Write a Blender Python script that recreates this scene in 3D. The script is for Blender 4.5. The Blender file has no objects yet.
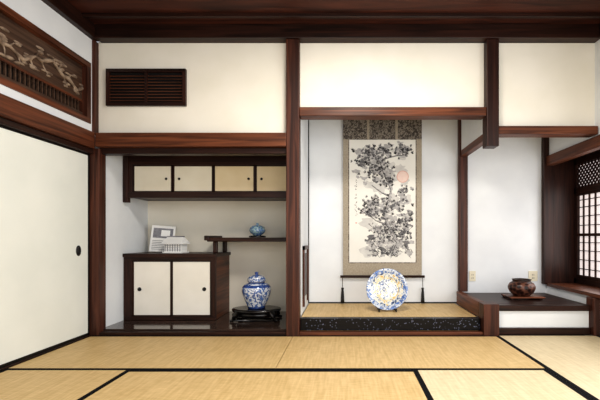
import bpy, math, random
from mathutils import Vector, Matrix
random.seed(7)
D = bpy.data
scene = bpy.context.scene

def lin(c):
    r=[]
    for v in c[:3]:
        v=v/255.0
        r.append(v/12.92 if v<=0.04045 else ((v+0.055)/1.055)**2.4)
    return (r[0],r[1],r[2],1.0)

# ------------------------------------------------------------------ materials
def base(name, rough=0.6, spec=0.4):
    m=D.materials.new(name); m.use_nodes=True
    nt=m.node_tree; b=nt.nodes['Principled BSDF']
    b.inputs['Roughness'].default_value=rough
    b.inputs['Specular IOR Level'].default_value=spec
    return m,nt,b

def noise_mat(name,c1,c2,scale=(1,1,1),nscale=5.0,rough=0.6,spec=0.4,bump=0.0,detail=6,lo=0.35,hi=0.65,dist=0.0,coat=0.0):
    m,nt,b=base(name,rough,spec)
    tc=nt.nodes.new('ShaderNodeTexCoord'); mp=nt.nodes.new('ShaderNodeMapping')
    mp.inputs['Scale'].default_value=scale
    n=nt.nodes.new('ShaderNodeTexNoise'); n.inputs['Scale'].default_value=nscale
    n.inputs['Detail'].default_value=detail; n.inputs['Distortion'].default_value=dist
    r=nt.nodes.new('ShaderNodeValToRGB')
    r.color_ramp.elements[0].position=lo; r.color_ramp.elements[0].color=lin(c1)
    r.color_ramp.elements[1].position=hi; r.color_ramp.elements[1].color=lin(c2)
    nt.links.new(tc.outputs['Object'],mp.inputs['Vector']); nt.links.new(mp.outputs[0],n.inputs['Vector'])
    nt.links.new(n.outputs['Fac'],r.inputs[0]); nt.links.new(r.outputs[0],b.inputs['Base Color'])
    if bump:
        bp=nt.nodes.new('ShaderNodeBump'); bp.inputs['Strength'].default_value=bump; bp.inputs['Distance'].default_value=0.002
        nt.links.new(n.outputs['Fac'],bp.inputs['Height']); nt.links.new(bp.outputs[0],b.inputs['Normal'])
    b.inputs['Coat Weight'].default_value=coat
    return m

def wood(name,c1,c2,axis,rough=0.42,n=1.0,coat=0.0):
    s=[30*n,30*n,30*n]; s['xyz'.index(axis)]=1.3
    return noise_mat(name,c1,c2,tuple(s),1.0,rough,0.3,0.2,8,0.34,0.68,1.0,coat)

PL=noise_mat('plaster_cream',(232,227,213),(238,233,221),(1,1,1),3,0.9,0.15,0.05)
PLW=noise_mat('plaster_white',(222,225,228),(230,233,235),(1,1,1),3,0.9,0.15,0.05)
FUS=noise_mat('fusuma_paper',(222,225,218),(230,232,225),(1,1,1),2,0.85,0.2)
RX=wood('cedar_x',(62,34,22),(118,70,46),'x'); RY=wood('cedar_y',(62,34,22),(116,68,45),'y'); RZ=wood('cedar_z',(46,25,19),(92,54,40),'z')
DX=wood('dark_x',(28,16,12),(58,34,26),'x',0.4); DY=wood('dark_y',(28,16,12),(58,34,26),'y',0.4); DZ=wood('dark_z',(34,19,15),(64,38,30),'z',0.4)
CEIL=wood('ceiling_board',(46,23,17),(84,45,33),'x',0.55,0.4)
FLW=wood('floor_board_dark',(46,36,32),(80,63,55),'x',0.15,0.5,0.3)
BLK=noise_mat('black_trim',(14,13,13),(24,22,22),(1,1,1),20,0.5)
HERI=noise_mat('tatami_border_cloth',(14,14,16),(26,26,28),(1,1,1),90,0.85,0.1)
def tatami(name,c1,c2,ax):
    m,nt,b=base(name,0.5,0.35)
    tc=nt.nodes.new('ShaderNodeTexCoord')
    def ns(sc,detail):
        mp=nt.nodes.new('ShaderNodeMapping'); mp.inputs['Scale'].default_value=sc
        n=nt.nodes.new('ShaderNodeTexNoise'); n.inputs['Scale'].default_value=1.0; n.inputs['Detail'].default_value=detail
        nt.links.new(tc.outputs['Object'],mp.inputs['Vector']); nt.links.new(mp.outputs[0],n.inputs['Vector']); return n
    a=ns((60,5,3) if ax=='x' else (5,60,3),5); c=ns((14,170,3) if ax=='x' else (170,14,3),3)
    mx=nt.nodes.new('ShaderNodeMath'); mx.operation='ADD'; nt.links.new(a.outputs['Fac'],mx.inputs[0]); nt.links.new(c.outputs['Fac'],mx.inputs[1])
    hf=nt.nodes.new('ShaderNodeMath'); hf.operation='MULTIPLY'; hf.inputs[1].default_value=0.5; nt.links.new(mx.outputs[0],hf.inputs[0])
    r=nt.nodes.new('ShaderNodeValToRGB'); e=r.color_ramp.elements
    e[0].position=0.34; e[0].color=lin(c1); e[1].position=0.66; e[1].color=lin(c2)
    nt.links.new(hf.outputs[0],r.inputs[0]); nt.links.new(r.outputs[0],b.inputs['Base Color'])
    bp=nt.nodes.new('ShaderNodeBump'); bp.inputs['Strength'].default_value=0.3; bp.inputs['Distance'].default_value=0.0015
    nt.links.new(hf.outputs[0],bp.inputs['Height']); nt.links.new(bp.outputs[0],b.inputs['Normal'])
    return m
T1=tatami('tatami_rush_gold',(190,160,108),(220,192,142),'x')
T3=tatami('tatami_rush_lit',(202,184,146),(226,210,176),'x')  # same rush, lighter where the turned weave catches light; painted into the colour
DOORC=noise_mat('cupboard_paper',(222,214,194),(230,223,205),(1,1,1),4,0.85)
DOORW=noise_mat('cupboard_white',(230,226,216),(237,233,224),(1,1,1),4,0.85)
DOORG=noise_mat('cupboard_gold',(214,196,160),(222,206,174),(1,1,1),4,0.8)
GAP=noise_mat('dark_void',(10,8,8),(16,12,11),(1,1,1),4,0.9)  # near-black colour painted as the unlit space behind openings
BLKG=noise_mat('black_lacquer_wood',(10,9,10),(22,18,18),(1,1,1),8,0.25,0.5,coat=0.2)
IVORY=noise_mat('outlet_plastic',(222,214,190),(226,218,196),(1,1,1),4,0.4)
WHITEC=noise_mat('white_ceramic',(232,232,230),(240,240,238),(1,1,1),4,0.3)
GREYR=noise_mat('grey_detail',(120,120,126),(140,140,146),(1,1,1),40,0.6)
CARVE=noise_mat('carved_wood',(104,86,72),(172,152,132),(1,1,1),16,0.55,bump=0.3)
CARVB=wood('carved_board',(58,42,34),(96,74,60),'y')
MATTW=noise_mat('scroll_paper',(224,222,215),(232,230,223),(1,1,1),3,0.9,0.1)
BEIGE=noise_mat('scroll_brocade_beige',(156,146,130),(172,162,146),(1,1,1),60,0.85,0.2)
BROC=noise_mat('scroll_brocade_pattern',(74,68,64),(140,132,122),(1,1,1),34,0.8,0.2,lo=0.44,hi=0.56,dist=1.5)
INK=[noise_mat('ink_dark',(46,45,48),(74,73,76),(1,1,1),30,0.9,0.1),
     noise_mat('ink_mid',(96,95,97),(126,125,126),(1,1,1),30,0.9,0.1),
     noise_mat('ink_light',(160,158,157),(188,186,184),(1,1,1),30,0.9,0.1)]
INKR=noise_mat('ink_red',(212,164,150),(220,176,162),(1,1,1),30,0.9,0.1)
INKP=noise_mat('ink_pale_red',(228,202,192),(232,210,200),(1,1,1),30,0.9,0.1)
INKW=noise_mat('ink_wash',(194,192,188),(211,209,204),(1,1,1),12,0.9,0.1)
def kerb_mat():
    m,nt,b=base('kerb_lacquer',0.3,0.3)
    tc=nt.nodes.new('ShaderNodeTexCoord'); v=nt.nodes.new('ShaderNodeTexVoronoi'); v.inputs['Scale'].default_value=45
    r=nt.nodes.new('ShaderNodeValToRGB'); e=r.color_ramp.elements
    e[0].position=0.16; e[0].color=lin((120,126,150)); e[1].position=0.24; e[1].color=lin((8,8,12))
    nt.links.new(tc.outputs['Object'],v.inputs['Vector']); nt.links.new(v.outputs['Distance'],r.inputs[0]); nt.links.new(r.outputs[0],b.inputs['Base Color'])
    return m
KERB=kerb_mat()
def porcelain(name,scale,th=0.5,blue=(34,58,120),white=(216,222,232)):
    m,nt,b=base(name,0.12,0.6); b.inputs['Coat Weight'].default_value=0.5
    tc=nt.nodes.new('ShaderNodeTexCoord')
    n=nt.nodes.new('ShaderNodeTexNoise'); n.inputs['Scale'].default_value=scale; n.inputs['Detail'].default_value=2; n.inputs['Distortion'].default_value=1.8
    r=nt.nodes.new('ShaderNodeValToRGB'); e=r.color_ramp.elements
    e[0].position=th-0.02; e[0].color=lin(white); e[1].position=th+0.02; e[1].color=lin(blue)
    x=r.color_ramp.elements.new(th+0.09); x.color=lin((92,124,184))
    nt.links.new(tc.outputs['Object'],n.inputs['Vector']); nt.links.new(n.outputs['Fac'],r.inputs[0]); nt.links.new(r.outputs[0],b.inputs['Base Color'])
    return m
POR=porcelain('blue_white_porcelain',22)
PORB=noise_mat('cobalt_band',(34,56,116),(70,100,168),(1,1,1),60,0.12,0.6,coat=0.5)
POR2=porcelain('green_blue_porcelain',30,0.48,(30,70,90),(150,178,186))
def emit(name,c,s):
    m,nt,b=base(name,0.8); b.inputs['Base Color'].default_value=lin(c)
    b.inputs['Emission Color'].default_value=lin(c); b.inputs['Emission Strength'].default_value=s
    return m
PAPER_GLOW=emit('shoji_paper_glow',(224,214,212),0.75)  # emission stands in for daylight coming through the paper
def plate_mat():
    m,nt,b=base('imari_plate_glaze',0.14,0.7); b.inputs['Coat Weight'].default_value=0.6
    tc=nt.nodes.new('ShaderNodeTexCoord')
    n=nt.nodes.new('ShaderNodeTexNoise'); n.inputs['Scale'].default_value=20; n.inputs['Detail'].default_value=3; n.inputs['Distortion'].default_value=2
    r=nt.nodes.new('ShaderNodeValToRGB'); e=r.color_ramp.elements
    e[0].position=0.36; e[0].color=lin((50,66,104)); e[1].position=0.68; e[1].color=lin((206,160,84))
    for p,c in ((0.41,(110,128,156)),(0.46,(206,212,216)),(0.54,(232,230,218)),(0.60,(216,194,130))):
        q=e.new(p); q.color=lin(c)
    nt.links.new(tc.outputs['Object'],n.inputs['Vector']); nt.links.new(n.outputs['Fac'],r.inputs[0]); nt.links.new(r.outputs[0],b.inputs['Base Color'])
    return m
PLATE=plate_mat()
PRIM=porcelain('plate_rim_blue',26,0.5,(60,80,124),(196,204,214))
PGOLD=noise_mat('plate_gold_band',(206,170,96),(236,222,180),(1,1,1),30,0.2,0.6,coat=0.5)
def pot_mat():
    m,nt,b=base('carved_pot_brown',0.35,0.4)
    tc=nt.nodes.new('ShaderNodeTexCoord'); v=nt.nodes.new('ShaderNodeTexVoronoi'); v.inputs['Scale'].default_value=26
    r=nt.nodes.new('ShaderNodeValToRGB'); e=r.color_ramp.elements
    e[0].position=0.2; e[0].color=lin((22,12,11)); e[1].position=0.7; e[1].color=lin((108,72,58))
    q=e.new(0.45); q.color=lin((48,24,19))
    bp=nt.nodes.new('ShaderNodeBump'); bp.inputs['Strength'].default_value=0.6; bp.inputs['Distance'].default_value=0.006
    nt.links.new(tc.outputs['Object'],v.inputs['Vector']); nt.links.new(v.outputs['Distance'],r.inputs[0]); nt.links.new(r.outputs[0],b.inputs['Base Color'])
    nt.links.new(v.outputs['Distance'],bp.inputs['Height']); nt.links.new(bp.outputs[0],b.inputs['Normal'])
    return m
POT=pot_mat()

# ------------------------------------------------------------------ mesh builder
class B:
    def __init__(s,name): s.name=name; s.v=[]; s.f=[]; s.m=[]; s.sm=[]; s.mats=[]
    def mi(s,m):
        if m not in s.mats: s.mats.append(m)
        return s.mats.index(m)
    def face(s,idx,m,sm=False): s.f.append(idx); s.m.append(s.mi(m)); s.sm.append(sm)
    def box(s,x0,x1,y0,y1,z0,z1,m,M=None):
        o=len(s.v)
        for p in ((x0,y0,z0),(x1,y0,z0),(x1,y1,z0),(x0,y1,z0),(x0,y0,z1),(x1,y0,z1),(x1,y1,z1),(x0,y1,z1)):
            s.v.append(tuple(M@Vector(p)) if M else p)
        for f in ((0,3,2,1),(4,5,6,7),(0,1,5,4),(1,2,6,5),(2,3,7,6),(3,0,4,7)):
            s.face([o+i for i in f],m)
        return s
    def lathe(s,prof,c,mats,seg=48,M=None,sq=(1,1)):
        o=len(s.v); n=len(prof)
        for r,z in prof:
            for k in range(seg):
                a=2*math.pi*k/seg
                p=Vector((r*math.cos(a)*sq[0],r*math.sin(a)*sq[1],z))
                if M: p=M@p
                s.v.append((c[0]+p.x,c[1]+p.y,c[2]+p.z))
        for i in range(n-1):
            m=mats[i] if isinstance(mats,list) else mats
            for k in range(seg):
                k2=(k+1)%seg
                s.face([o+i*seg+k,o+i*seg+k2,o+(i+1)*seg+k2,o+(i+1)*seg+k],m,True)
        m0=mats[0] if isinstance(mats,list) else mats; m1=mats[-1] if isinstance(mats,list) else mats
        s.face([o+k for k in range(seg)][::-1],m0); s.face([o+(n-1)*seg+k for k in range(seg)],m1)
        return s
    def tube(s,pts,rads,m,seg=8):
        o=len(s.v); n=len(pts); pts=[Vector(p) for p in pts]
        if not isinstance(rads,(list,tuple)): rads=[rads]*n
        for i,p in enumerate(pts):
            t=(pts[min(i+1,n-1)]-pts[max(i-1,0)]).normalized()
            ref=Vector((0,0,1)) if abs(t.z)<0.9 else Vector((0,1,0))
            a=t.cross(ref).normalized(); b=t.cross(a)
            for k in range(seg):
                th=2*math.pi*k/seg; q=p+rads[i]*(a*math.cos(th)+b*math.sin(th)); s.v.append(tuple(q))
        for i in range(n-1):
            for k in range(seg):
                k2=(k+1)%seg; s.face([o+i*seg+k,o+i*seg+k2,o+(i+1)*seg+k2,o+(i+1)*seg+k],m,True)
        s.face([o+k for k in range(seg)],m); s.face([o+(n-1)*seg+k for k in range(seg)][::-1],m)
        return s
    def ell(s,c,r,m,M=None,seg=14,rings=8):
        o=len(s.v)
        for i in range(1,rings):
            a=math.pi*i/rings
            for k in range(seg):
                t=2*math.pi*k/seg
                p=Vector((r[0]*math.sin(a)*math.cos(t),r[1]*math.sin(a)*math.sin(t),-r[2]*math.cos(a)))
                if M: p=M@p
                s.v.append((c[0]+p.x,c[1]+p.y,c[2]+p.z))
        n=rings-1
        for i in range(n-1):
            for k in range(seg):
                k2=(k+1)%seg; s.face([o+i*seg+k,o+i*seg+k2,o+(i+1)*seg+k2,o+(i+1)*seg+k],m,True)
        s.face([o+k for k in range(seg)][::-1],m,True); s.face([o+(n-1)*seg+k for k in range(seg)],m,True)
        return s
    def done(s,bevel=0.0):
        xs=[p[0] for p in s.v]; ys=[p[1] for p in s.v]; zs=[p[2] for p in s.v]
        c=((min(xs)+max(xs))/2,(min(ys)+max(ys))/2,min(zs))
        me=D.meshes.new(s.name); me.from_pydata([(p[0]-c[0],p[1]-c[1],p[2]-c[2]) for p in s.v],[],s.f)
        for m in s.mats: me.materials.append(m)
        for i,p in enumerate(me.polygons): p.material_index=s.m[i]; p.use_smooth=s.sm[i]
        me.update()
        ob=D.objects.new(s.name,me); ob.location=c; scene.collection.objects.link(ob)
        if bevel:
            b=ob.modifiers.new('bevel','BEVEL'); b.width=bevel; b.segments=2; b.limit_method='ANGLE'; b.angle_limit=math.radians(50)
        return ob

XL,XR=-2.29,2.28     # side wall faces
YF=-4.6              # room depth behind the camera
YB=0.88              # back wall of alcoves
HC=2.79
# ------------------------------------------------------------------ floor & tatami
B('floor').box(XL-0.1,2.9,YF,1.0,-0.14,-0.055,FLW).done()
def mat_obj(x0,x1,y0,y1,m,borders):
    b=B('tatami_mat'); g=0.002; w=0.03
    x0+=g;x1-=g;y0+=g;y1-=g
    b.box(x0,x1,y0,y1,-0.055,0.0,m)
    if 'x' in borders:
        b.box(x0,x1,y0,y0+w,-0.05,0.0015,HERI); b.box(x0,x1,y1-w,y1,-0.05,0.0015,HERI)
    if 'y' in borders:
        b.box(x0,x0+w,y0,y1,-0.05,0.0015,HERI); b.box(x1-w,x1,y0,y1,-0.05,0.0015,HERI)
    return b.done()
x0,x1,x2,x3=-2.285,-0.475,1.345,2.275
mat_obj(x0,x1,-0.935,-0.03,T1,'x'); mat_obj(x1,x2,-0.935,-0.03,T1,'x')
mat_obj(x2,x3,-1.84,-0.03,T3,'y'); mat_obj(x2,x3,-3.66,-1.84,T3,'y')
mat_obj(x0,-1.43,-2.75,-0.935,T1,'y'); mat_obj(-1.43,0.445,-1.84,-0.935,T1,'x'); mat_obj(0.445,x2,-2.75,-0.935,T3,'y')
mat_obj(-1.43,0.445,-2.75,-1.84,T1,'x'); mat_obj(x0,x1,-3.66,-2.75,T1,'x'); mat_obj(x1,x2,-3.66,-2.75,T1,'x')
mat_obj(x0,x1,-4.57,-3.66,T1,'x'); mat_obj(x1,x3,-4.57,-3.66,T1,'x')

# ------------------------------------------------------------------ ceiling
c=B('ceiling'); c.box(XL-0.1,2.9,YF,0.1,HC,HC+0.06,CEIL); c.done()
c=B('trim_1')
y=-0.22
while y>YF:
    c.box(XL,XR,y-0.018,y+0.018,HC-0.032,HC,DX); y-=0.40
c.done(0.003)
c=B('trim_2'); c.box(XL+0.05,XR,-0.07,0.03,2.665,HC,DX); c.done(0.004)            # crown beam back
c=B('trim_3'); c.box(XL-0.03,XL+0.05,YF,0.0,2.665,HC,DY); c.done(0.004)
c=B('trim_4'); c.box(XR-0.03,XR+0.03,YF,-0.07,2.665,HC,DY); c.done(0.004)

# ------------------------------------------------------------------ walls
w=B('wall_back')
w.box(-2.27,-0.536,0.03,0.09,1.80,2.68,PL)
w.box(-0.42,1.264,0.03,0.09,2.03,2.68,PL)
w.box(1.373,2.28,0.03,0.09,1.86,2.68,PL)
w.box(-2.36,-0.45,YB,YB+0.06,-0.05,1.9,PL)             # recess backs
w.box(-0.45,1.30,YB,YB+0.06,-0.05,2.6,PLW)
w.box(1.30,2.30,YB,YB+0.06,-0.05,2.6,PLW)
w.box(-2.36,-0.45,0.09,YB,1.78,1.84,DX)               # recess ceilings
w.box(-0.45,2.34,0.09,YB,2.5,2.56,DX)
w.box(-2.36,-2.255,0.03,YB,-0.05,1.80,PLW)             # left return of shelf recess
w.box(-0.50,-0.43,0.03,YB,-0.05,2.5,PLW)            # divider
w.box(1.29,1.35,0.09,YB-0.06,1.86,2.5,PLW)             # header wall between alcoves
w.done()
w=B('wall_left')
w.box(XL-0.1,XL,YF,0.03,2.44,HC,PLW)
w.box(XL-0.1,XL,YF,0.03,1.80,1.90,PLW)
w.box(XL-0.1,XL,-0.05,0.03,1.9,2.44,PLW)
w.box(XL-0.12,XL-0.10,YF,0.03,-0.05,HC,GAP)
w.done()
w=B('wall_right')
w.box(XR,XR+0.06,YF,YB,1.79,HC,PLW)
w.box(XR,XR+0.06,YF,-1.0,-0.05,1.79,PLW)
w.box(XR,XR+0.06,-1.0,YB,-0.05,0.34,PLW)
w.box(XR+0.06,2.75,-1.06,-1.0,0.0,1.8,DZ)
w.box(XR+0.06,2.75,YB-0.02,YB+0.04,0.0,1.8,DZ)
w.box(XR+0.06,2.75,-1.0,YB-0.02,1.76,1.82,DX)
w.box(2.62,2.68,-1.0,YB-0.02,0.0,0.34,PLW)
w.done()

# ------------------------------------------------------------------ posts
def post(n,x0,x1,y0,y1,z0,z1,m=RZ): return B(n).box(x0,x1,y0,y1,z0,z1,m).done(0.006)
post('trim_18',-2.355,-2.225,-0.03,0.07,-0.05,1.69,RZ)
post('trim_19',-2.32,-2.265,-0.03,0.03,1.82,2.665,RZ)
post('tokonoma_pillar',-0.538,-0.42,-0.05,0.07,-0.05,2.665,RZ)
post('hanging_post',1.264,1.373,-0.05,0.07,1.705,2.665,DZ)
post('trim_20',1.268,1.365,YB-0.07,YB,0.28,2.5,RZ)
post('trim_21',2.22,2.33,YB-0.06,YB,0.36,2.5,DZ)
post('trim_22',2.225,2.335,-0.05,0.07,0.0,0.340,RZ)

# ------------------------------------------------------------------ beams
def beam(n,*a,bv=0.005): 
    return B('trim_%d'%n).box(*a).done(bv)
beam(5,-2.25,-0.538,-0.05,0.03,1.70,1.825,RX)                # nageshi over shelf recess
beam(6,-2.24,-0.538,0.0,0.09,1.645,1.70,DX)
beam(7,-0.42,1.264,-0.035,0.09,1.98,2.06,RX)              # otoshigake
beam(8,1.373,2.27,-0.035,0.09,1.815,1.89,RX)
beam(9,XL-0.02,XL+0.04,YF,-0.05,1.68,1.825,RY)              # nageshi left
beam(10,XL-0.06,XL+0.015,YF,-0.03,1.635,1.68,DY)
beam(11,1.285,1.355,0.07,YB-0.07,1.79,1.86,RY)           # tie between posts
beam(12,XR-0.03,XR+0.05,-4.5,YB-0.06,1.69,1.80,RY)        # nageshi right
beam(13,-2.225,-0.538,-0.03,0.03,-0.05,0.03,DX)
beam(14,-0.42,1.235,-0.03,0.03,-0.05,0.03,RX)
beam(15,XL-0.08,XL-0.002,YF,-0.03,-0.05,0.008,DY)
t=B('trim_16')                                           # slim wall edging in the tokonoma
t.box(-0.43,-0.42,YB-0.012,YB,0.14,2.5,BLK); t.box(-0.42,1.268,YB-0.012,YB,0.14,0.152,BLK)
t.box(-0.43,-0.422,0.30,0.75,0.28,0.72,DZ); t.box(-0.43,-0.41,0.30,0.34,0.2,0.80,RZ); t.box(-0.43,-0.41,0.71,0.75,0.2,0.80,RZ)
t.box(-0.43,-0.41,0.30,0.75,0.76,0.80,RZ)
t.done()
B('trim_17').box(-2.255,-0.50,0.03,YB,-0.05,0.045,FLW).done()
# tokonoma platform
t=B('tokonoma_platform')
t.box(-0.42,1.233,0.06,YB-0.013,0.0,0.138,T1)
t.box(-0.42,1.233,0.03,0.085,0.032,0.142,KERB)
t.box(-0.42,1.233,0.085,0.11,0.13,0.140,HERI)
t.done(0.003)
# side alcove raised board with its short newel post
t=B('alcove_platform')
t.box(1.377,2.222,0.0,0.095,0.215,0.268,DX)
t.box(1.29,2.222,0.095,YB-0.073,0.215,0.268,DX)
t.box(1.377,2.222,0.02,0.06,0.06,0.215,PLW)
t.box(1.377,2.222,0.0,0.08,0.0,0.06,DX)
t.box(1.236,1.29,0.095,YB-0.075,0.14,0.285,RY)
t.box(1.235,1.375,-0.05,0.09,0.0,0.285,RZ)
t.done(0.004)

# ------------------------------------------------------------------ shoin bay window (right)
t=B('window_1')
t.box(2.25,2.62,-1.0,YB-0.065,0.342,0.375,RY)                     # sill board
X=2.60
t.box(X-0.02,X+0.03,-1.0,0.855,1.38,1.44,DY); t.box(X-0.02,X+0.03,-1.0,0.855,1.70,1.76,DY); t.box(X-0.02,X+0.03,-1.0,0.855,0.375,0.43,DY)
t.box(X+0.015,X+0.02,-1.0,0.855,0.38,1.74,PAPER_GLOW)
yy=0.82
pw=0.60
while yy>-0.95:
    a=yy-pw
    for q in (yy,a):
        t.box(X-0.015,X+0.014,q-0.016,q+0.016,0.42,1.40,DZ)
    t.box(X-0.012,X+0.014,a,yy,0.43,0.47,DY); t.box(X-0.012,X+0.014,a,yy,1.35,1.39,DY); t.box(X-0.012,X+0.014,a,yy,0.90,0.93,DY)
    for k in range(1,6):
        q=a+pw*k/6; t.box(X-0.004,X+0.014,q-0.004,q+0.004,0.45,1.37,DZ)
    for z in (0.54,0.64,0.74,0.83,1.02,1.12,1.22,1.30): t.box(X-0.004,X+0.014,a,yy,z-0.0035,z+0.0035,DY)
    yy=a-0.005
yy=0.9
while yy>-1.1:                                            # diamond lattice transom
    for sgn in (1,-1):
        M=Matrix.Translation((X,yy,1.57))@Matrix.Rotation(sgn*math.radians(45),4,'X')
        L=0.18
        t.box(-0.006,0.006,-0.006,0.006,-L,L,DZ,M)
    yy-=0.055
t.box(X-0.02,X+0.02,0.82,0.86,0.375,1.76,DZ)
t.done()

# ------------------------------------------------------------------ sliding doors (left)
for i,(ya,yb) in enumerate(((-0.97,-0.035),(-1.90,-0.97),(-2.83,-1.90),(-3.76,-2.83))):
    d=B('door_%d'%(i+1)); dx=-0.022*(i%2)
    a=XL-0.045+dx; f=a+0.022
    d.box(a,f,ya+0.016,yb-0.016,0.03,1.62,FUS)
    d.box(a-0.003,f+0.004,ya,ya+0.016,0.009,1.635,BLK); d.box(a-0.003,f+0.004,yb-0.016,yb,0.009,1.635,BLK)
    d.box(a-0.003,f+0.004,ya,yb,0.009,0.03,BLK); d.box(a-0.003,f+0.004,ya,yb,1.62,1.635,BLK)
    yc=yb-0.14 if i%2==0 else ya+0.14
    M=Matrix.Rotation(math.radians(90),4,'Y')
    d.lathe([(0.036,-0.002),(0.036,0.006),(0.028,0.007),(0.024,0.003)],(f,yc,0.77),BLKG,24,M,(1.25,0.8))
    d.done()

# ------------------------------------------------------------------ carved transom (ranma)
for n,(ya,yb) in enumerate(((-1.86,-0.06),(-3.72,-1.90))):
    r=B('carved_transom_panel')
    a=XL-0.07; f=XL+0.012
    r.box(a,f,ya,yb,1.90,1.945,RY); r.box(a,f,ya,yb,2.395,2.44,RY)
    r.box(a,f,ya,ya+0.05,1.945,2.395,RZ); r.box(a,f,yb-0.05,yb,1.945,2.395,RZ)
    r.box(XL-0.095,XL-0.085,ya,yb,1.92,2.42,GAP)
    r.box(a+0.02,a+0.035,ya+0.05,yb-0.05,2.09,2.395,CARVB)      # solid carved board
    yy=ya+0.07
    while yy<yb-0.06:                                      # slatted lower band
        r.box(a+0.02,a+0.035,yy-0.006,yy+0.006,1.98,2.09,CARVB); yy+=0.04
    r.box(a+0.015,a+0.04,ya+0.05,yb-0.05,2.075,2.095,RY); r.box(a+0.015,a+0.04,ya+0.05,yb-0.05,1.945,1.985,CARVB)
    rr=random.Random(3+n)
    pts=[(a+0.04,ya+0.06+(yb-ya-0.12)*k/30,2.22+0.045*math.sin(k*0.6)+0.02*math.sin(k*1.9)) for k in range(31)]
    r.tube(pts,[0.014+0.005*math.sin(k*1.7) for k in range(31)],CARVE,8)
    for k in range(1,30):
        p=pts[k]; s=1 if k%2 else -1
        q=(p[0],p[1]+rr.uniform(0.02,0.08),p[2]+s*rr.uniform(0.03,0.08))
        r.tube([p,((p[0]+q[0])/2,p[1]+0.02,(p[2]+q[2])/2),q],[0.008,0.006,0.004],CARVE,6)
        for j in range(3):
            zc=min(2.365,max(2.115,q[2]+rr.uniform(-0.015,0.02)))
            r.ell((a+0.038,q[1]+rr.uniform(-0.04,0.05),zc),(0.010,rr.uniform(0.022,0.042),rr.uniform(0.008,0.013)),CARVE,None,10,6)
    r.done()

# ------------------------------------------------------------------ louvred vent
v=B('louvred_vent')
x0,x1,z0,z1=-2.185,-1.46,2.085,2.42
v.box(x0,x1,0.0,0.035,z0,z0+0.03,DX); v.box(x0,x1,0.0,0.035,z1-0.03,z1,DX)
v.box(x0,x0+0.03,0.0,0.035,z0+0.03,z1-0.03,DZ); v.box(x1-0.03,x1,0.0,0.035,z0+0.03,z1-0.03,DZ)
v.box((x0+x1)/2-0.010,(x0+x1)/2+0.010,0.0,0.03,z0+0.03,z1-0.03,DZ)
v.box(x0+0.01,x1-0.01,0.024,0.029,z0+0.01,z1-0.01,GAP)
z=z0+0.05
while z<z1-0.035:
    M=Matrix.Translation((0,0.014,z))@Matrix.Rotation(math.radians(35),4,'X')
    v.box(x0+0.03,x1-0.03,-0.009,0.009,-0.0025,0.0025,RX,M); z+=0.028
v.done()

# ------------------------------------------------------------------ upper cupboard (tenbukuro)
def pull(b,x,y,z,r=0.016):
    M=Matrix.Rotation(math.radians(90),4,'X')
    b.lathe([(r,-0.001),(r,0.004),(r*0.75,0.005),(r*0.65,0.002)],(x,y,z),BLKG,20,M)
u=B('wall_mounted_cupboard')
yf=0.40
u.box(-2.25,-0.50,yf+0.03,YB-0.003,1.30,1.72,DX)
u.box(-2.25,-0.505,yf-0.015,yf+0.03,1.285,1.345,DX); u.box(-2.25,-0.505,yf-0.005,yf+0.03,1.62,1.735,DX)
u.box(-2.245,-2.16,yf-0.005,yf+0.03,1.345,1.62,DZ)
edges=[(-2.16,-1.765,DOORC),(-1.755,-1.352,DOORC),(-1.342,-0.928,DOORG),(-0.918,-0.52,DOORG)]
for i,(a,b_,m) in enumerate(edges):
    oy=0.004 if i%2 else 0.0
    u.box(a+0.012,b_-0.012,yf+0.008+oy,yf+0.03,1.357,1.608,m)
    u.box(a,a+0.012,yf+0.005+oy,yf+0.03,1.345,1.62,DZ); u.box(b_-0.012,b_,yf+0.005+oy,yf+0.03,1.345,1.62,DZ)
    u.box(a,b_,yf+0.005+oy,yf+0.03,1.345,1.357,DX); u.box(a,b_,yf+0.005+oy,yf+0.03,1.608,1.62,DX)
    px=(b_-0.06) if i%2==0 else (a+0.06)
    pull(u,px,yf+0.006+oy,1.48,0.013)
u.box(-2.25,-2.20,yf-0.02,yf+0.03,1.24,1.735,DZ)
u.done(0.002)

# ------------------------------------------------------------------ lower cabinet
l=B('low_sliding_cabinet')
l.box(-2.25,-1.325,yf+0.03,YB-0.003,0.047,0.69,RY)
l.box(-2.252,-1.31,yf-0.02,YB-0.003,0.688,0.722,DX)
l.box(-2.25,-1.32,yf-0.005,yf+0.03,0.047,0.085,DX); l.box(-2.25,-1.32,yf-0.005,yf+0.03,0.65,0.69,DX)
l.box(-2.25,-2.165,yf-0.005,yf+0.03,0.085,0.65,DZ); l.box(-1.37,-1.32,yf-0.005,yf+0.03,0.085,0.65,DZ)
for i,(a,b_) in enumerate(((-2.165,-1.772),(-1.772,-1.37))):
    oy=0.006*i
    l.box(a+0.012,b_-0.012,yf+0.008+oy,yf+0.03,0.097,0.638,DOORW)
    l.box(a,a+0.012,yf+0.004+oy,yf+0.03,0.085,0.65,DZ); l.box(b_-0.012,b_,yf+0.004+oy,yf+0.03,0.085,0.65,DZ)
    l.box(a,b_,yf+0.004+oy,yf+0.03,0.085,0.097,DX); l.box(a,b_,yf+0.004+oy,yf+0.03,0.638,0.65,DX)
    pull(l,a+0.07 if i==0 else b_-0.07,yf+0.006+oy,0.36,0.02)
l.done(0.002)

# ------------------------------------------------------------------ staggered shelf
s=B('staggered_shelf')
s.box(-1.43,-0.502,0.45,YB-0.003,0.842,0.884,DX)
s.box(-1.455,-1.405,0.44,YB-0.003,0.855,0.905,DY)
s.box(-1.385,-1.34,0.50,0.54,0.723,0.843,DZ); s.box(-1.385,-1.34,YB-0.07,YB-0.03,0.723,0.843,DZ)
s.done(0.008)

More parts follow.
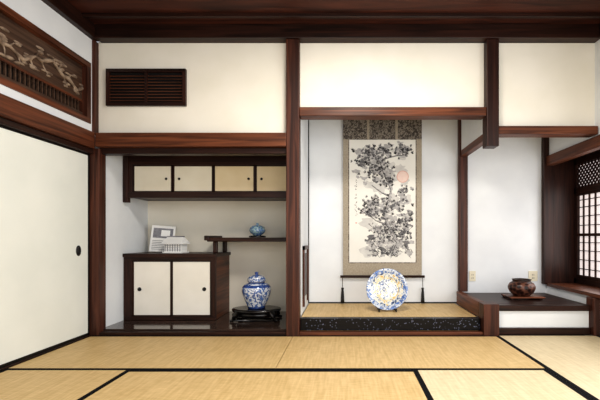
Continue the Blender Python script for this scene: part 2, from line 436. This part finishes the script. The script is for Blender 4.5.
# ------------------------------------------------------------------ leaflet sign
M=Matrix.Translation((-2.01,0.68,0.724))@Matrix.Rotation(math.radians(16),4,'Z')@Matrix.Rotation(math.radians(-14),4,'X')@Matrix.Rotation(math.radians(4),4,'Y')
g=B('information_sign')
g.box(-0.12,0.12,0,0.004,0.005,0.30,WHITEC,M)
g.box(-0.10,0.10,-0.002,0,0.16,0.27,GREYR,M)
g.box(-0.02,0.07,-0.003,-0.002,0.18,0.25,WHITEC,M)
for k in range(6): g.box(-0.10,0.10-0.03*(k%3),-0.002,0,0.03+k*0.019,0.035+k*0.019,GREYR,M)
g.box(-0.03,0.03,0.004,0.010,0.005,0.18,WHITEC,M)
M2=Matrix.Translation((-2.01,0.68,0.724))@Matrix.Rotation(math.radians(16),4,'Z')@Matrix.Translation((0,0.115,0))@Matrix.Rotation(math.radians(22),4,'X')
g.box(-0.03,0.03,-0.004,0.002,0.004,0.17,WHITEC,M2)
g.done()
# ------------------------------------------------------------------ white house-shaped casket (gabled lid, lattice sides)
h=B('house_shaped_box')
R=Matrix.Translation((-1.79,0.55,0.722))@Matrix.Rotation(math.radians(-6),4,'Z')
h.box(-0.105,0.105,-0.075,0.075,0.001,0.016,WHITEC,R)
h.box(-0.092,0.092,-0.062,0.062,0.016,0.096,WHITEC,R)
for k in range(7):
    xx=-0.081+k*0.027; h.box(xx-0.0035,xx+0.0035,-0.065,-0.062,0.02,0.092,GREYR,R)
for k in range(3):
    zz=0.034+k*0.022; h.box(-0.088,0.088,-0.0655,-0.062,zz-0.002,zz+0.002,GREYR,R)
o=len(h.v)
for p in ((-.118,-.09,.096),(.118,-.09,.096),(.118,.09,.096),(-.118,.09,.096),(-.09,0,.172),(.09,0,.172)):
    h.v.append(tuple(R@Vector(p)))
for f in ((0,3,2,1),(0,1,5,4),(1,2,5),(2,3,4,5),(3,0,4)): h.face([o+i for i in f],WHITEC)
h.tube([tuple(R@Vector((-0.094,0,0.172))),tuple(R@Vector((0.094,0,0.172)))],0.007,GREYR,8)
h.done()

# ------------------------------------------------------------------ small lidded bowl on shelf
k=B('lidded_incense_burner')
c0=(-0.948,0.62,0.886)
k.lathe([(0.085,0),(0.09,0.008),(0.085,0.018),(0.06,0.02)],c0,BLKG,32)
k.lathe([(0.04,0.02),(0.045,0.028),(0.07,0.045),(0.085,0.068),(0.083,0.09),(0.074,0.1)],c0,POR2,40)
k.lathe([(0.078,0.1),(0.076,0.106),(0.055,0.122),(0.02,0.132),(0.012,0.134),(0.017,0.142),(0.012,0.152),(0.002,0.154)],c0,POR2,40)
k.done()

# ------------------------------------------------------------------ ginger jar and stand
J=(-0.915,0.44,0.166)
k=B('ginger_jar')
prof=[(0.085,0.0),(0.088,0.012),(0.092,0.022),(0.104,0.05),(0.125,0.10),(0.142,0.15),(0.147,0.185),(0.142,0.215),(0.122,0.24),(0.09,0.254),(0.074,0.262),(0.072,0.272)]
k.lathe(prof,J,[PORB,PORB,POR,POR,POR,POR,POR,PORB,POR,PORB,WHITEC],56)
k.lathe([(0.088,0.268),(0.092,0.274),(0.09,0.30),(0.074,0.32),(0.04,0.334),(0.016,0.338),(0.013,0.345),(0.02,0.354),(0.016,0.364),(0.003,0.368)],J,[PORB,POR,POR,POR,PORB,PORB,PORB,PORB,PORB],56)
k.done()
k=B('display_stand')
c0=(-0.915,0.44,0.0)
prof=[(0.225,0.128),(0.242,0.135),(0.25,0.150),(0.242,0.164),(0.2,0.165)]
k.lathe(prof,c0,BLKG,48,None,(1.0,0.68))
k.lathe([(0.19,0.085),(0.205,0.10),(0.20,0.130)],c0,BLKG,48,None,(1.0,0.66))
for sx in (-1,1):
    for sy in (-1,1):
        X0,Y0=c0[0]+sx*0.165,c0[1]+sy*0.095
        k.tube([(X0,Y0,0.13),(X0+sx*0.03,Y0+sy*0.02,0.105),(X0+sx*0.035,Y0+sy*0.02,0.08),(X0+sx*0.045,Y0+sy*0.02,0.06),(X0+sx*0.075,Y0+sy*0.025,0.057)],[0.034,0.03,0.022,0.016,0.011],BLKG,10)
k.tube([(c0[0]-0.2,c0[1]-0.115,0.06),(c0[0],c0[1]-0.12,0.058),(c0[0]+0.2,c0[1]-0.115,0.06)],0.011,BLKG,8)
k.tube([(c0[0]-0.2,c0[1]+0.115,0.06),(c0[0],c0[1]+0.12,0.058),(c0[0]+0.2,c0[1]+0.115,0.06)],0.011,BLKG,8)
k.done()

# ------------------------------------------------------------------ plate on easel
pc=Vector((0.415,0.42,0.358))
M=Matrix.Rotation(math.radians(90-10),4,'X')
p=B('decorative_plate')
prof=[(0.10,-0.006),(0.115,-0.012),(0.12,0.0),(0.205,0.028),(0.211,0.033),(0.207,0.036),(0.19,0.030),(0.165,0.021),(0.12,0.010),(0.112,0.007),(0.075,0.005),(0.068,0.005),(0.001,0.005)]
p.lathe(prof,tuple(pc),[WHITEC,WHITEC,WHITEC,WHITEC,PRIM,PRIM,PRIM,PLATE,PGOLD,PLATE,PRIM,PLATE],64,M)
p.done()
e=B('plate_easel')
for sx in (-1,1):
    x=0.415+sx*0.085
    e.tube([(x,0.33,0.152),(x,0.335,0.168),(x,0.345,0.150)],0.007,BLKG,8)
    e.tube([(x,0.328,0.150),(x,0.46,0.150),(x*1.0,0.55,0.150)],0.008,BLKG,8)
    e.tube([(x,0.43,0.150),(0.415+sx*0.06,0.475,0.30),(0.415+sx*0.045,0.50,0.44)],0.007,BLKG,8)
e.tube([(0.33,0.445,0.152),(0.50,0.445,0.152)],0.007,BLKG,8); e.tube([(0.36,0.478,0.30),(0.47,0.478,0.30)],0.006,BLKG,8)
e.done()

# ------------------------------------------------------------------ carved pot and stand
P=(1.778,0.40,0.268)
k=B('pot_stand'); 
k.box(P[0]-0.16,P[0]+0.18,P[1]-0.12,P[1]+0.12,0.284,0.298,RX)
for sx in (-0.15,0.13):
    k.box(P[0]+sx,P[0]+sx+0.03,P[1]-0.11,P[1]+0.11,0.2685,0.285,DX)
k.done(0.004)
k=B('carved_pot')
q=0.92
k.lathe([(a_*q*1.04,b_*q) for a_,b_ in [(0.08,0.0),(0.088,0.008),(0.118,0.04),(0.135,0.075),(0.136,0.10),(0.12,0.135),(0.092,0.152),(0.088,0.168),(0.098,0.178),(0.09,0.180),(0.08,0.168),(0.08,0.15),(0.05,0.06),(0.01,0.05)]],(P[0],P[1],0.299),[POT]*6+[DX]*7,48)
k.done()

# ------------------------------------------------------------------ outlets
for x,wd in ((1.437,0.035),(2.125,0.05)):
    o_=B('power_outlet'); o_.box(x-wd,x+wd,YB-0.008,YB,0.39,0.505,IVORY)
    for q in ((-0.010,0.462),(0.006,0.462),(-0.010,0.425),(0.006,0.425)): o_.box(x+q[0],x+q[0]+0.004,YB-0.0095,YB-0.008,q[1]-0.008,q[1]+0.008,BLK)
    o_.done()

# ------------------------------------------------------------------ hanging scroll
sc=D.objects.new('hanging_scroll',None); scene.collection.objects.link(sc)
CX=0.411; YS=0.85; CZ=1.303
sc.location=(CX,YS,0.43)
def child(b,name,bevel=0):
    b.name=name; ob=b.done(bevel); ob.parent=sc; ob.matrix_parent_inverse=Matrix.Translation((-CX,-YS,-0.43)); return ob
b=B('mounting'); 
b.box(CX-0.445,CX+0.445,YS,YS+0.004,1.995,2.28,BROC)
b.box(CX-0.445,CX+0.445,YS,YS+0.004,0.445,1.995,BEIGE)
for sx in (-0.16,0.16): b.box(CX+sx-0.014,CX+sx+0.014,YS-0.002,YS,1.995,2.28,BEIGE)
child(b,'mounting')
b=B('p'); b.box(CX-0.385,CX+0.385,YS-0.001,YS,0.595,2.0,BROC); b.box(CX-0.375,CX+0.375,YS-0.002,YS-0.001,0.605,1.99,MATTW)
child(b,'painting_sheet')
b=B('r'); b.tube([(CX-0.475,YS-0.008,0.445),(CX+0.475,YS-0.008,0.445)],0.014,DX,12)
b.tube([(CX-0.445,YS-0.004,2.285),(CX+0.445,YS-0.004,2.285)],0.009,DX,10); child(b,'rollers')
b=B('c'); b.tube([(CX-0.2,YS,2.29),(CX,YS+0.01,2.44),(CX+0.2,YS,2.29)],0.003,DX,6); child(b,'cord')
for sx in (-1,1):
    b=B('t'); x=CX+sx*0.45
    b.tube([(x,YS-0.02,0.44),(x,YS-0.025,0.33)],0.003,BLK,6)
    b.lathe([(0.006,0.17),(0.016,0.16),(0.012,0.14),(0.015,0.12),(0.02,0.03),(0.022,0.0)],(x,YS-0.025,0.155),BLK,14)
    child(b,'tassel_%d'%(1 if sx<0 else 2))
# ink painting: brush strokes laid on the sheet
ink=B('ink'); rr=random.Random(11)
PW,PH=0.74,1.375
def cl(v): return min(0.985,max(0.012,v))
def ribbon(pts,ws,m,l=0):
    o=len(ink.v); n=len(pts); pts=[(cl(a),cl(b)) for a,b in pts]
    jy=rr.random()*0.0003
    for i,(u,v) in enumerate(pts):
        a=pts[max(i-1,0)]; c_=pts[min(i+1,n-1)]
        tx=(c_[0]-a[0])*PW; tz=(c_[1]-a[1])*PH; L=math.hypot(tx,tz) or 1
        nx,nz=-tz/L,tx/L; w=ws[i]
        x=CX-PW/2+u*PW; z=1.985-v*PH; y=YS-0.0023-l*0.0004-jy
        ink.v.append((x+nx*w,y,z-nz*w)); ink.v.append((x-nx*w,y,z+nz*w))
    for i in range(n-1): ink.face([o+2*i,o+2*i+1,o+2*i+3,o+2*i+2],m)
def blob(u,v,r,m,l=0,asp=1.0,rag=0.5,n=13):
    o=len(ink.v)
    x=CX-PW/2+u*PW; z=1.985-v*PH; y=YS-0.0023-l*0.0004-rr.random()*0.0003
    for k in range(n):
        a=2*math.pi*k/n; q=r*(1-rag*0.5+rag*(rr.random()-0.2))
        xx=min(CX+PW/2,max(CX-PW/2,x+q*math.cos(a)*asp)); zz=min(1.985,max(0.612,z+q*math.sin(a)))
        ink.v.append((xx,y,zz))
    ink.face(list(range(o,o+n)),m)
def fan(u,v,r,m,l):
    a0=rr.uniform(0.3,math.pi-0.3)
    for k in range(9):
        a=a0-0.9+k*0.22; e=r*rr.uniform(0.7,1.1)
        ribbon([(u,v),(u+e*math.cos(a)/PW,v-e*math.sin(a)/PH)],[0.0022,0.0009],m,l)
def cluster(u,v,su,sv,n,dark=0.4):
    n=int(n*1.15)
    for _ in range(max(5,n//3)):
        blob(u+rr.gauss(0,su*0.9),v+rr.gauss(0,sv*0.9),rr.uniform(0.015,0.036),INK[2] if rr.random()<0.85 else INK[1],0,1.6,0.9)
    for _ in range(n):
        uu=min(0.96,max(0.04,u+rr.gauss(0,su))); vv=min(0.96,max(0.03,v+rr.gauss(0,sv)))
        fan(uu,vv,rr.uniform(0.018,0.034),INK[0] if rr.random()<dark*0.8 else INK[1],2)
        if rr.random()<0.18: blob(uu,vv,rr.uniform(0.005,0.010),INK[0],1,1.6,0.9)
def trunk(pts,w0,w1):
    P=[]
    for i in range(len(pts)-1):
        for k in range(6):
            t_=k/6; P.append((pts[i][0]*(1-t_)+pts[i+1][0]*t_+rr.uniform(-.008,.008),pts[i][1]*(1-t_)+pts[i+1][1]*t_))
    P.append(pts[-1]); n=len(P)
    W=[(w0+(w1-w0)*i/(n-1))*rr.uniform(0.7,1.3) for i in range(n)]
    ribbon(P,W,INK[2],1)
    for i,p in enumerate(P):
        for _ in range(3): blob(p[0]+rr.uniform(-1,1)*W[i]/PW,p[1]+rr.uniform(-.01,.01),W[i]*rr.uniform(0.2,0.4),rr.choice(INK),2,1.0,0.9)
    ribbon([(p[0]-W[i]/PW,p[1]) for i,p in enumerate(P)],[0.003]*n,INK[0],2)
for _ in range(44): blob(rr.uniform(0.25,0.9),rr.uniform(0.08,0.92),rr.uniform(0.03,0.07),INKW,-0.5,1.4,0.7)
blob(0.81,0.30,0.068,INKR,1.6,1.0,0.0,28); blob(0.81,0.30,0.060,INKP,2.0,1.0,0.0,28)
trunk([(0.66,0.95),(0.74,0.84),(0.62,0.74),(0.54,0.62),(0.60,0.50),(0.64,0.40),(0.54,0.28),(0.46,0.16),(0.56,0.07)],0.022,0.009)
trunk([(0.54,0.24),(0.36,0.20),(0.18,0.16),(0.10,0.18)],0.009,0.004)
trunk([(0.50,0.16),(0.70,0.13),(0.88,0.12)],0.008,0.004)
trunk([(0.58,0.70),(0.40,0.66),(0.28,0.60)],0.009,0.004)
trunk([(0.60,0.46),(0.46,0.42),(0.34,0.37)],0.009,0.004)
for (u,v,su,sv,n,d) in ((0.30,0.10,0.11,0.03,36,.5),(0.58,0.07,0.14,0.025,40,.55),(0.84,0.10,0.06,0.03,24,.5),(0.20,0.19,0.07,0.025,22,.45),
      (0.44,0.20,0.13,0.03,40,.5),(0.38,0.29,0.12,0.03,36,.5),(0.56,0.34,0.07,0.03,22,.45),(0.84,0.42,0.06,0.02,14,.3),
      (0.40,0.52,0.10,0.03,34,.55),(0.32,0.58,0.08,0.025,24,.5),(0.52,0.60,0.08,0.03,20,.4),
      (0.78,0.52,0.08,0.04,20,.25),(0.84,0.64,0.07,0.04,26,.4),(0.66,0.68,0.10,0.04,26,.35),(0.50,0.77,0.10,0.03,22,.4),(0.86,0.78,0.06,0.03,20,.4)): cluster(u,v,su,sv,n,d)
for _ in range(90): # rocks at the foot
    u=rr.uniform(0.28,0.94); v=0.82+0.13*rr.random()
    blob(u,v,rr.uniform(0.010,0.030),rr.choice([INK[1],INK[2],INK[2],INKW]),0.5,1.5,0.9)
for _ in range(110):
    u=rr.uniform(0.3,0.94); v=rr.uniform(0.66,0.95)
    ribbon([(u,v),(u+rr.uniform(-.03,.04),v+rr.uniform(0.0,.02)),(u+rr.uniform(-.02,.06),v+rr.uniform(.015,.04))],[0.002,0.004,0.001],rr.choice(INK[:2]),2)
for k in range(9): # calligraphy
    v=0.34+k*0.034
    for _ in range(4):
        u=0.10+rr.uniform(-.014,.014); vv=v+rr.uniform(-.01,.01)
        ribbon([(u,vv),(u+rr.uniform(-.02,.02),vv+rr.uniform(-.008,.008))],[0.0028,0.002],INK[0],2)
blob(0.10,0.68,0.010,INKR,2)
child(ink,'ink_painting')

# ------------------------------------------------------------------ light
def area(name,loc,rot,sx,sy,pw,col):
    l=D.lights.new(name,'AREA'); l.shape='RECTANGLE'; l.size=sx; l.size_y=sy; l.energy=pw; l.color=col
    o=D.objects.new(name,l); o.location=loc; o.rotation_euler=rot; scene.collection.objects.link(o); return o
area('garden_daylight',(0.5,-4.5,1.35),(math.radians(90),0,0),3.2,2.2,70,(1.0,0.975,0.94))
area('overhead_fill',(0.1,-1.5,2.72),(0,0,0),0.6,0.6,60,(1.0,0.94,0.86))  # added overhead fill for shadows under the shelves, no fixture there
area('side_window_daylight',(2.2,-2.5,1.2),(math.radians(90),0,math.radians(90)),2.6,1.6,48,(0.90,0.95,1.0))
area('bay_window_daylight',(2.56,-0.1,1.0),(math.radians(90),0,math.radians(90)),1.5,0.9,12,(0.98,0.96,0.95))
wd=D.worlds.new('World'); scene.world=wd; wd.use_nodes=True
bg=wd.node_tree.nodes['Background']; bg.inputs[0].default_value=(0.85,0.90,1.0,1); bg.inputs[1].default_value=0.45
scene.view_settings.view_transform='Standard'
try: scene.view_settings.look='Medium High Contrast'
except Exception as ex: print('look',ex)
scene.view_settings.exposure=-0.05

# ------------------------------------------------------------------ camera
cd=D.cameras.new('camera'); cam=D.objects.new('camera',cd); scene.collection.objects.link(cam)
cam.location=(0,-3.5,0.88); cam.rotation_euler=(math.radians(90),0,0)
cd.sensor_width=36; cd.lens=23.1; cd.shift_x=-0.0767; cd.shift_y=0.0633; cd.clip_start=0.05
scene.camera=cam
